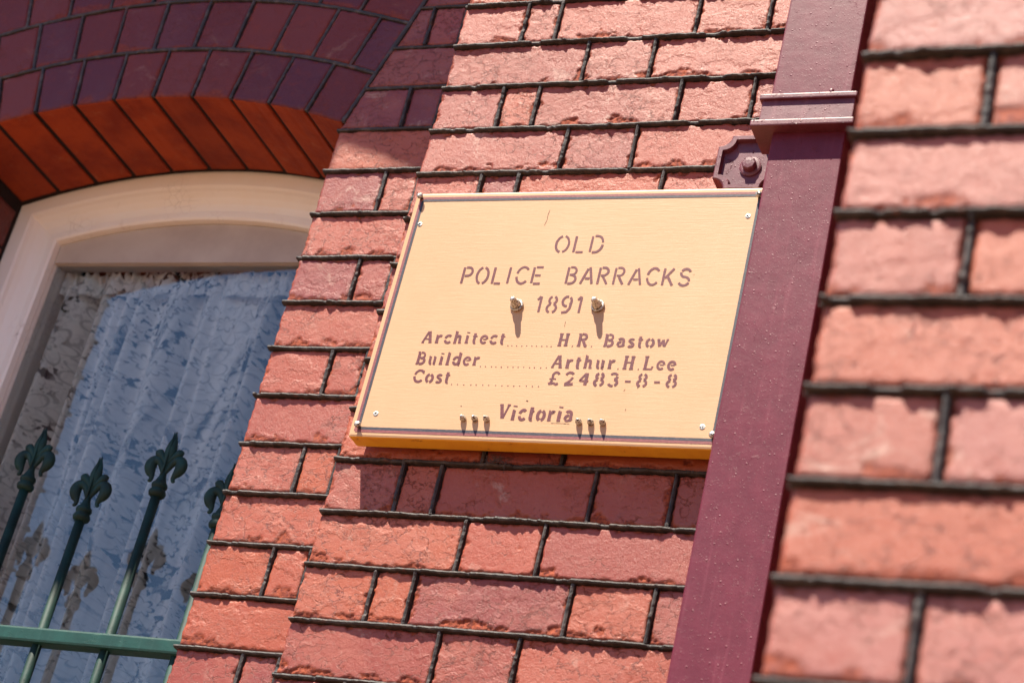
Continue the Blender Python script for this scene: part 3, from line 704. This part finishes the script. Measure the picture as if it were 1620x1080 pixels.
# single-stroke stencil capitals: (advance, strokes)
G = {
 'O': (.74, [arc(.35, .5, .32, .5, 102, 258), arc(.35, .5, .32, .5, -78, 78)]),
 'L': (.62, [[(.05, 1), (.05, .0)], [(.16, 0), (.52, 0)]]),
 'D': (.72, [[(.05, .98), (.05, .02)], [(.16, 1), (.30, 1)]+arc(.30, .5, .32, .5, 90, 12, 6), arc(.30, .5, .32, .5, -4, -90, 6)+[(.16, 0)]]),
 'P': (.62, [[(.05, 1), (.05, 0)], [(.15, 1), (.30, 1)]+arc(.30, .74, .24, .26, 90, -90, 8)+[(.15, .48)]]),
 'I': (.30, [[(.10, 1), (.10, 0)]]),
 'C': (.70, [arc(.38, .5, .34, .5, 42, 168), arc(.38, .5, .34, .5, 190, 318)]),
 'E': (.62, [[(.05, .98), (.05, .02)], [(.16, 1), (.54, 1)], [(.16, .5), (.48, .5)], [(.16, 0), (.54, 0)]]),
 'B': (.66, [[(.05, 1), (.05, 0)], [(.15, 1), (.30, 1)]+arc(.30, .77, .22, .23, 90, -90, 7)+[(.17, .54)], [(.30, .52)]+arc(.30, .26, .26, .26, 90, -90, 7)+[(.15, 0)]]),
 'A': (.76, [[(.02, 0), (.32, .92)], [(.42, 1), (.68, 0)], [(.24, .32), (.50, .32)]]),
 'R': (.70, [[(.05, 1), (.05, 0)], [(.15, 1), (.30, 1)]+arc(.30, .76, .24, .24, 90, -90, 7)+[(.16, .52)], [(.30, .44), (.58, 0)]]),
 'K': (.70, [[(.05, 1), (.05, 0)], [(.14, .42), (.56, 1)], [(.28, .52), (.60, 0)]]),
 'S': (.68, [arc(.34, .75, .26, .25, 20, 150, 7), arc(.34, .75, .26, .25, 172, 250, 4)+arc(.32, .25, .28, .25, 75, 0, 5), arc(.32, .25, .28, .25, -18, -160, 7)]),
 '1': (.44, [[(.06, .78), (.22, 1)], [(.25, .98), (.25, 0)]]),
 '8': (.66, [arc(.32, .76, .22, .23, 110, 250, 7), arc(.32, .76, .22, .23, 70, -70, 7), arc(.32, .26, .27, .27, 110, 250, 7), arc(.32, .26, .27, .27, 70, -70, 7)]),
 '9': (.66, [arc(.30, .70, .26, .30, 80, 280, 8), arc(.30, .70, .26, .30, 55, -40, 6), [(.55, .58), (.52, .25), (.38, .03), (.10, .0)]]),
}
# bold serif stencil letters: strokes carry their own weight multiplier
T_, t_ = 1.0, .55
SG = {
 'A': (.80, [([(.04, 0), (.36, .98)], .8), ([(.42, 1), (.62, 0)], 1.25), ([(.22, .30), (.44, .30)], .6), ([(-.04, .0), (.16, .0)], .6), ([(.50, 0), (.74, 0)], .6)]),
 'B': (.78, [([(.14, .98), (.14, .02)], 1.2), ([(.0, 1), (.2, 1)], .6), ([(.0, 0), (.2, 0)], .6), ([(.26, 1), (.38, 1)]+arc(.38, .77, .2, .23, 90, -90, 7)+[(.26, .54)], .8), ([(.30, .50)]+arc(.38, .26, .25, .26, 70, -90, 7)+[(.26, 0)], 1.0)]),
 'C': (.80, [(arc(.42, .5, .36, .5, 40, 165), 1.0), (arc(.42, .5, .36, .5, 185, 318), 1.1), ([(.70, .98), (.70, .72)], .7)]),
 'H': (.86, [([(.14, .98), (.14, .02)], 1.2), ([(.60, .98), (.60, .02)], 1.2), ([(.22, .5), (.52, .5)], .6), ([(.0, 1), (.28, 1)], .6), ([(.0, 0), (.28, 0)], .6), ([(.46, 1), (.74, 1)], .6), ([(.46, 0), (.74, 0)], .6)]),
 'R': (.84, [([(.14, .98), (.14, .02)], 1.2), ([(.0, 1), (.2, 1)], .6), ([(.0, 0), (.26, 0)], .6), ([(.24, 1), (.38, 1)]+arc(.38, .76, .22, .24, 90, -90, 7)+[(.26, .52)], .9), ([(.40, .46), (.60, .02), (.72, .02)], 1.1)]),
 'L': (.74, [([(.14, .98), (.14, .02)], 1.2), ([(.0, 1), (.28, 1)], .6), ([(.0, 0), (.60, 0), (.64, .24)], .65)]),
 'V': (.80, [([(.10, .98), (.34, .04)], 1.3), ([(.38, .04), (.64, .98)], .7), ([(-.04, 1), (.22, 1)], .6), ([(.52, 1), (.76, 1)], .6)]),
 'a': (.60, [(arc(.26, .48, .20, .18, 150, 20, 6)+[(.46, .10), (.54, .02)], 1.1), (arc(.24, .18, .18, .18, 70, 200, 6), 1.0), (arc(.24, .18, .18, .18, 215, 330, 6), .8)]),
 'c': (.56, [(arc(.30, .33, .25, .33, 50, 165, 7), 1.0), (arc(.30, .33, .25, .33, 195, 320, 7), 1.0)]),
 'd': (.64, [(arc(.26, .33, .22, .32, 60, 170, 7), 1.0), (arc(.26, .33, .22, .32, 195, 310, 7), 1.0), ([(.48, 1), (.48, .0), (.58, 0)], 1.15), ([(.36, 1), (.48, 1)], .6)]),
 'e': (.58, [(arc(.29, .33, .23, .32, 8, 318, 14), 1.0), ([(.22, .36), (.48, .36)], .5)]),
 'h': (.68, [([(.12, 1), (.12, .02)], 1.15), ([(.0, 1), (.12, 1)], .6), ([(.0, 0), (.22, 0)], .6), ([(.20, .50), (.32, .64), (.44, .58), (.46, .02)], 1.0), ([(.38, 0), (.60, 0)], .6)]),
 'i': (.36, [([(.14, .64), (.14, .02)], 1.2), ([(.03, .64), (.14, .64)], .6), ([(.02, 0), (.28, 0)], .6), ([(.14, .90), (.15, .98)], 1.4)]),
 'l': (.36, [([(.14, 1), (.14, .02)], 1.2), ([(.03, 1), (.14, 1)], .6), ([(.02, 0), (.28, 0)], .6)]),
 'o': (.62, [(arc(.29, .33, .24, .33, 100, 255, 8), 1.1), (arc(.29, .33, .24, .33, -78, 78, 8), 1.1)]),
 'r': (.52, [([(.14, .64), (.14, .02)], 1.2), ([(.02, .64), (.14, .64)], .6), ([(.02, 0), (.28, 0)], .6), ([(.22, .48), (.32, .62), (.46, .56)], 1.05)]),
 's': (.52, [(arc(.26, .49, .17, .16, 30, 190, 6)+[(.18, .40)], .9), ([(.20, .38), (.36, .28)]+arc(.24, .16, .18, .16, 10, -150, 7), 1.0)]),
 't': (.44, [([(.16, .88), (.16, .16)]+arc(.26, .16, .10, .16, 180, 300, 4), 1.15), ([(.02, .62), (.13, .62)], .65), ([(.20, .62), (.36, .62)], .65)]),
 'u': (.68, [([(.12, .64), (.12, .18)]+arc(.24, .18, .12, .16, 180, 290, 4), 1.1), ([(.48, .64), (.48, .02), (.58, .02)], 1.15), ([(.0, .64), (.12, .64)], .6), ([(.36, .64), (.48, .64)], .6)]),
 'w': (.86, [([(.08, .62), (.22, .04)], 1.15), ([(.24, .04), (.38, .58)], .65), ([(.40, .60), (.54, .04)], 1.15), ([(.56, .04), (.72, .62)], .65), ([(-.02, .64), (.18, .64)], .6), ([(.62, .64), (.80, .64)], .6)]),
 '2': (.66, [(arc(.28, .72, .22, .28, 165, 30, 7), 1.0), ([(.48, .62), (.34, .34), (.08, .06)], .9), ([(.06, .03), (.40, .06), (.54, .12)], 1.1)]),
 '4': (.68, [([(.36, .96), (.06, .36), (.30, .34)], .8), ([(.42, .98), (.40, .02)], 1.3), ([(.46, .34), (.56, .34)], .8)]),
 '8': (.66, [(arc(.30, .76, .19, .22, 110, 250, 7), 1.0), (arc(.30, .76, .19, .22, 70, -70, 7), 1.0), (arc(.30, .26, .24, .26, 110, 250, 7), 1.0), (arc(.30, .26, .24, .26, 70, -70, 7), 1.0)]),
 '3': (.62, [(arc(.26, .76, .20, .23, 150, 20, 6), .9), (arc(.26, .76, .20, .23, 0, -80, 5), 1.1), (arc(.26, .27, .24, .26, 75, -60, 7), 1.15), (arc(.26, .27, .24, .26, -80, -160, 5), 1.0)]),
 '£': (.76, [(arc(.42, .74, .18, .25, 20, 180, 7)+[(.26, .40)], .9), ([(.25, .34), (.18, .12), (.06, .04)], .9), ([(.08, .46), (.46, .46)], .6), ([(.10, .04), (.36, .10), (.52, .0), (.62, .10)], 1.0)]),
 '-': (.62, [([(.14, .38), (.46, .38)], .8)]),
 '.': (.22, [([(.06, -.03), (.10, -.06)], .7)]),
 ' ': (.36, []),
}
def text_line(s, x0, x1, z, cap, weight, serif=False, label=None, z1=None):
    D = SG if serif else G; sp = .17 if serif else .20
    adv = [(D[c][0] if c in D else .3) for c in s]; tot = sum(adv)+sp*(len(s)-1); 
    sx = (x1-x0)/(tot-.04); V = []; F = []; x = 0
    for c, a in zip(s, adv):
        if c in D:
            for st in D[c][1]:
                pts, wt = (st if serif else (st, 1)); jz = random.uniform(-.0003, .0003)
                zb = z+((z1-z)*x/tot if z1 is not None else 0)
                ribbon(V, F, [(x0+(x+px)*sx, zb+jz+pz*cap) for px, pz in pts], weight*wt*(1+random.uniform(-.08, .08)))
        x += a+sp
    return put('lettering', mesh_from(V, F), M_TEXT, sg)
text_line('OLD', .292, .370, .5955, .0285, .0037)
text_line('POLICE', .151, .283, .5405, .0285, .0037)
text_line('BARRACKS', .322, .516, .5405, .0285, .0037, z1=.537)
text_line('1891', .284, .359, .4905, .0275, .0037)
text_line('Architect', .114, .249, .4365, .0190, .0038, True)
text_line('H.R. Bastow', .334, .504, .4345, .0192, .0039, True)
text_line('Builder', .113, .216, .3995, .0195, .0038, True)
text_line('Arthur.H.Lee', .333, .521, .3980, .0200, .0039, True)
text_line('Cost', .116, .176, .3690, .0195, .0038, True)
text_line('£2483-8-8', .332, .529, .3695, .0205, .0039, True)
text_line('Victoria', .268, .383, .3110, .0232, .0044, True)
def dots(x0, x1, z, n):
    V = []; F = []
    for i in range(n):
        x = x0+(x1-x0)*i/(n-1)+random.uniform(-.001, .001); ribbon(V, F, [(x, z+random.uniform(-.0006, .0006)), (x+.0016, z+.0006)], .0013)
    put('dotted_leader', mesh_from(V, F), M_TEXT, sg)
dots(.254, .324, .4325, 10); dots(.219, .324, .3965, 13); dots(.181, .320, .3655, 15)
def hairline(pts, w):
    V = []; F = []; ribbon(V, F, pts, w, rough=1.2); put('paint_crack', mesh_from(V, F), M_DARK, sg)
hairline([(.2690, .672), (.2675, .663), (.2680, .654), (.2660, .644)], .0005)
hairline([(.3380, .4750), (.3378, .470), (.3386, .466)], .0004); hairline([(.353, .3070), (.368, .3072), (.381, .3063)], .0006)
hairline([(.306, .342), (.3095, .3415)], .0012); hairline([(.4605, .3320), (.4615, .3335), (.4607, .3300)], .0006); hairline([(.452, .361), (.4535, .365)], .0004)
hairline([(.470, .374), (.4720, .3660)], .0007); hairline([(.520, .555), (.5215, .5555)], .0006); hairline([(.205, .330), (.2065, .3305)], .0012)
# painted border: plum line outside, navy line inside
def border(inset, wd, mat, nm, skip=()):
    a, b, c, d = SX0+inset, SX1-inset*.55, SZ0+inset, SZ1-inset*1.0; V = []; F = []
    for i, (p, q) in enumerate((((a, c), (a, d)), ((a, d), (b, d)), ((b, c), (b, d)), ((a, c), (b, c)))):
        if i in skip: continue
        n = 24; ribbon(V, F, [(p[0]+(q[0]-p[0])*k/n, p[1]+(q[1]-p[1])*k/n) for k in range(n+1)], wd*(1.15 if i == 3 else 1), rough=.8)
    put('border_line', mesh_from(V, F), mat, sg)
border(.0098, .0042, M_PLUM, 'plum', (2,)); border(.0140, .0040, M_NAVY, 'navy')

def stud(name, x, z, prof, parent, washer=0, y=SY):
    """turned fixing standing off the board; prof = (radius, height) pairs from the board outwards"""
    bm = bmesh.new()
    if washer: lathe(bm, [(washer*.9, y), (washer, y-.0012), (washer*1.0, y-.0032), (washer*.75, y-.0042)], x, z, axis='y', seg=36, jag=.13)
    lathe(bm, [(r, y-h) for r, h in prof], x, z, axis='y', seg=18)
    return put(name, bm_mesh(bm, True), M_STEEL, parent)
for x in (.2545, .3835):
    stud('bolt', x, .5010, [(.0078, .0035), (.0080, .0070), (.0072, .0100), (.0052, .0122), (.0048, .0165), (.0044, .0200), (.0026, .0225), (.0008, .0232)], sg, washer=.0094)
for x in (.2150, .2335, .2520, .3955, .4135, .4315): stud('round_head_nail', x, .3090, [(.0042, 0), (.0048, .0022), (.0046, .0045), (.0034, .007), (.0022, .0095), (.0008, .0115)], sg)
for x, z in ((.0445, .6975), (.5965, .6900), (.0490, .2915), (.5975, .2935)): stud('corner_nail', x, z, [(.0030, 0), (.0034, .006), (.0050, .0065), (.0048, .0085), (.0030, .0105), (.001, .0112)], sg)
for x, z in ((.0545, .6485), (.5845, .6565), (.0705, .3135), (.5785, .3085)):
    bm = bmesh.new(); lathe(bm, [(.0042, SY+.0005), (.0040, SY-.0006), (.0028, SY-.0010)], x, z, axis='y', seg=16)
    sc = put('screw', bm_mesh(bm), M_STEEL, sg)
    V = []; F = []
    for q in (.4, .4+math.pi/2): ribbon(V, F, [(x-.0026*math.cos(q), z-.0026*math.sin(q)), (x, z), (x+.0026*math.cos(q), z+.0026*math.sin(q))], .0011, y=SY-.00085, rough=0)
    put('screw_slot', mesh_from(V, F), M_DARK, sc)

# ------------------------------------------------------------------ downpipe
dp = thing('downpipe', 'maroon painted rectangular downpipe with a collar, right of the yellow sign', 'downpipe', (.67, -.06, -2.5))
def pipe_seg(x0, x1, z0, z1, lean=0):
    bm = bmesh.new(); add_box(bm, x0, x1, -.100, -.024, z0, z1, .0035, 3)
    es = [e for e in bm.edges if abs(e.verts[0].co.z-e.verts[1].co.z) > .5]
    bmesh.ops.subdivide_edges(bm, edges=es, cuts=40, use_grid_fill=False)
    for v in bm.verts: v.co.x += lean*(v.co.z-z0)+.0007*math.sin(v.co.z*9+v.co.y*30); v.co.y += .0006*math.sin(v.co.z*13)
    return bm_mesh(bm)
put('pipe', pipe_seg(.6175, .7270, -2.5, .79, 0), M_PIPE, dp)
put('pipe', pipe_seg(.6050, .7255, .815, 2.2, 0), M_PIPE, dp)
def collar():
    bm = bmesh.new()
    add_box(bm, .5965, .735, -.1100, -.045, .772, .818, .0015)
    add_box(bm, .5925, .738, -.1150, -.045, .8150, .8240, .002)
    add_box(bm, .5880, .741, -.1210, -.048, .7630, .7735, .002)
    return bm_mesh(bm)
cl = put('collar', collar(), M_PIPE2, dp)
bm = bmesh.new(); lathe(bm, [(.0026, .82), (.0040, .8285), (.0018, .8305)], .6985, -.112, seg=8); put('rivet', bm_mesh(bm, True), M_PIPE2, cl)
def lug():
    bm = bmesh.new(); cx, cz = .5590, .7640; hw, hh = .0475, .0485
    def outline(hw, hh, c, n=5):
        P = []
        for (sx, sz) in ((1, 1), (-1, 1), (-1, -1), (1, -1)):
            ax, az_ = cx+sx*hw, cz+sz*hh
            arcp = []
            for i in range(n+1):
                t = (i/n)*math.pi/2
                arcp.append((ax-sx*c*math.cos(t)*.92-sx*c*.0, az_-sz*c*math.sin(t)*.92))
            P += arcp if (sx*sz < 0) else arcp[::-1]
        return P
    def ringv(P, y): return [bm.verts.new((x, y, z)) for x, z in P]
    o0 = ringv(outline(hw, hh, .021), -.002); o1 = ringv(outline(hw, hh, .021), -.0295); o2 = ringv(outline(hw-.0015, hh-.0015, .021), -.031)
    i2 = ringv(outline(hw-.0075, hh-.0075, .0205), -.031); i3 = ringv(outline(hw-.0095, hh-.0095, .0200), -.0225)
    for a, b in ((o0, o1), (o1, o2), (o2, i2), (i2, i3)):
        n = len(a)
        for i in range(n): bm.faces.new((a[i], a[(i+1) % n], b[(i+1) % n], b[i]))
    bm.faces.new(i3)
    return bm_mesh(bm)
lg = put('fixing_plate', lug(), M_PIPE2, dp)
bm = bmesh.new(); lathe(bm, [(.0165, -.0220), (.0170, -.0250), (.0145, -.0262), (.0118, -.0266)], .5650, .7590, axis='y', seg=22)
bt = put('plate_bolt', bm_mesh(bm, False), M_PIPE2, lg)
bm = bmesh.new(); lathe(bm, [(.0112, -.0262), (.0112, -.0345), (.0095, -.0362), (.004, -.0368)], .5650, .7590, axis='y', seg=8)
put('bolt_head', bm_mesh(bm, False), M_PIPE2, lg)

# ------------------------------------------------------------------ added board above the picture, outlined to cast the shade on arch and grille
sh = thing('shadow_caster', 'added unseen board that casts the shade on the arched window', 'shadow caster', (-.9, -.5, 1.6))
def shadow_outline():
    low = [(-1.75, 1.62), (-1.10, 1.62), (-.94, 1.615), (-.81, 1.645), (-.70, 1.69), (-.63, 1.80), (-.585, 1.98), (-.557, 2.214), (-.476, 2.190), (-.386, 2.152), (-.338, 2.138)]
    V = []; F = []; n = len(low); zt = 2.75
    for y in (-.52, -.49):
        V += [(x, y, z) for x, z in low]+[(x, y, zt) for x, z in low]
    o = 2*n
    for i in range(n-1):
        F += [(i, i+1, n+i+1, n+i), (o+i, o+n+i, o+n+i+1, o+i+1), (i, o+i, o+i+1, i+1), (n+i, n+i+1, o+n+i+1, o+n+i)]
    F += [(0, n, o+n, o), (n-1, o+n-1, o+2*n-1, 2*n-1)]
    return mesh_from(V, F)
put('shadow_board', shadow_outline(), M_CREAM, sh)
for x in (-1.70, -.42): box('shadow_board_arm', x, x+.05, -.49, .0, 2.66, 2.74, M_CREAM, sh)

# ------------------------------------------------------------------ cobweb tuft under the sign
def cobweb():
    V = []; F = []
    for i in range(46):
        x = .262+random.gauss(0, .010); z = .262+random.gauss(0, .004); a = random.uniform(0, 6.28); l = random.uniform(.006, .02)
        p = Vector((x, random.uniform(-.014, -.003), z)); d = Vector((math.cos(a)*l, random.uniform(-.003, .003), math.sin(a)*l*.7)); nrm = Vector((-d.z, 0, d.x)).normalized()*.00035
        b = len(V); q = p+d*.5+Vector((0, -.002, -.002)); e = p+d
        for u in (p, q, e): V += [tuple(u-nrm), tuple(u+nrm)]
        F += [(b, b+1, b+3, b+2), (b+2, b+3, b+5, b+4)]
    s = N('dusty_web'); s.b.inputs['Base Color'].default_value = (.07, .045, .04, 1); s.b.inputs['Roughness'].default_value = .9
    o = put('cobweb', mesh_from(V, F), s.m); o['label'] = 'small dusty cobweb tuft under the bottom edge of the yellow sign'; o['category'] = 'cobweb'
cobweb()
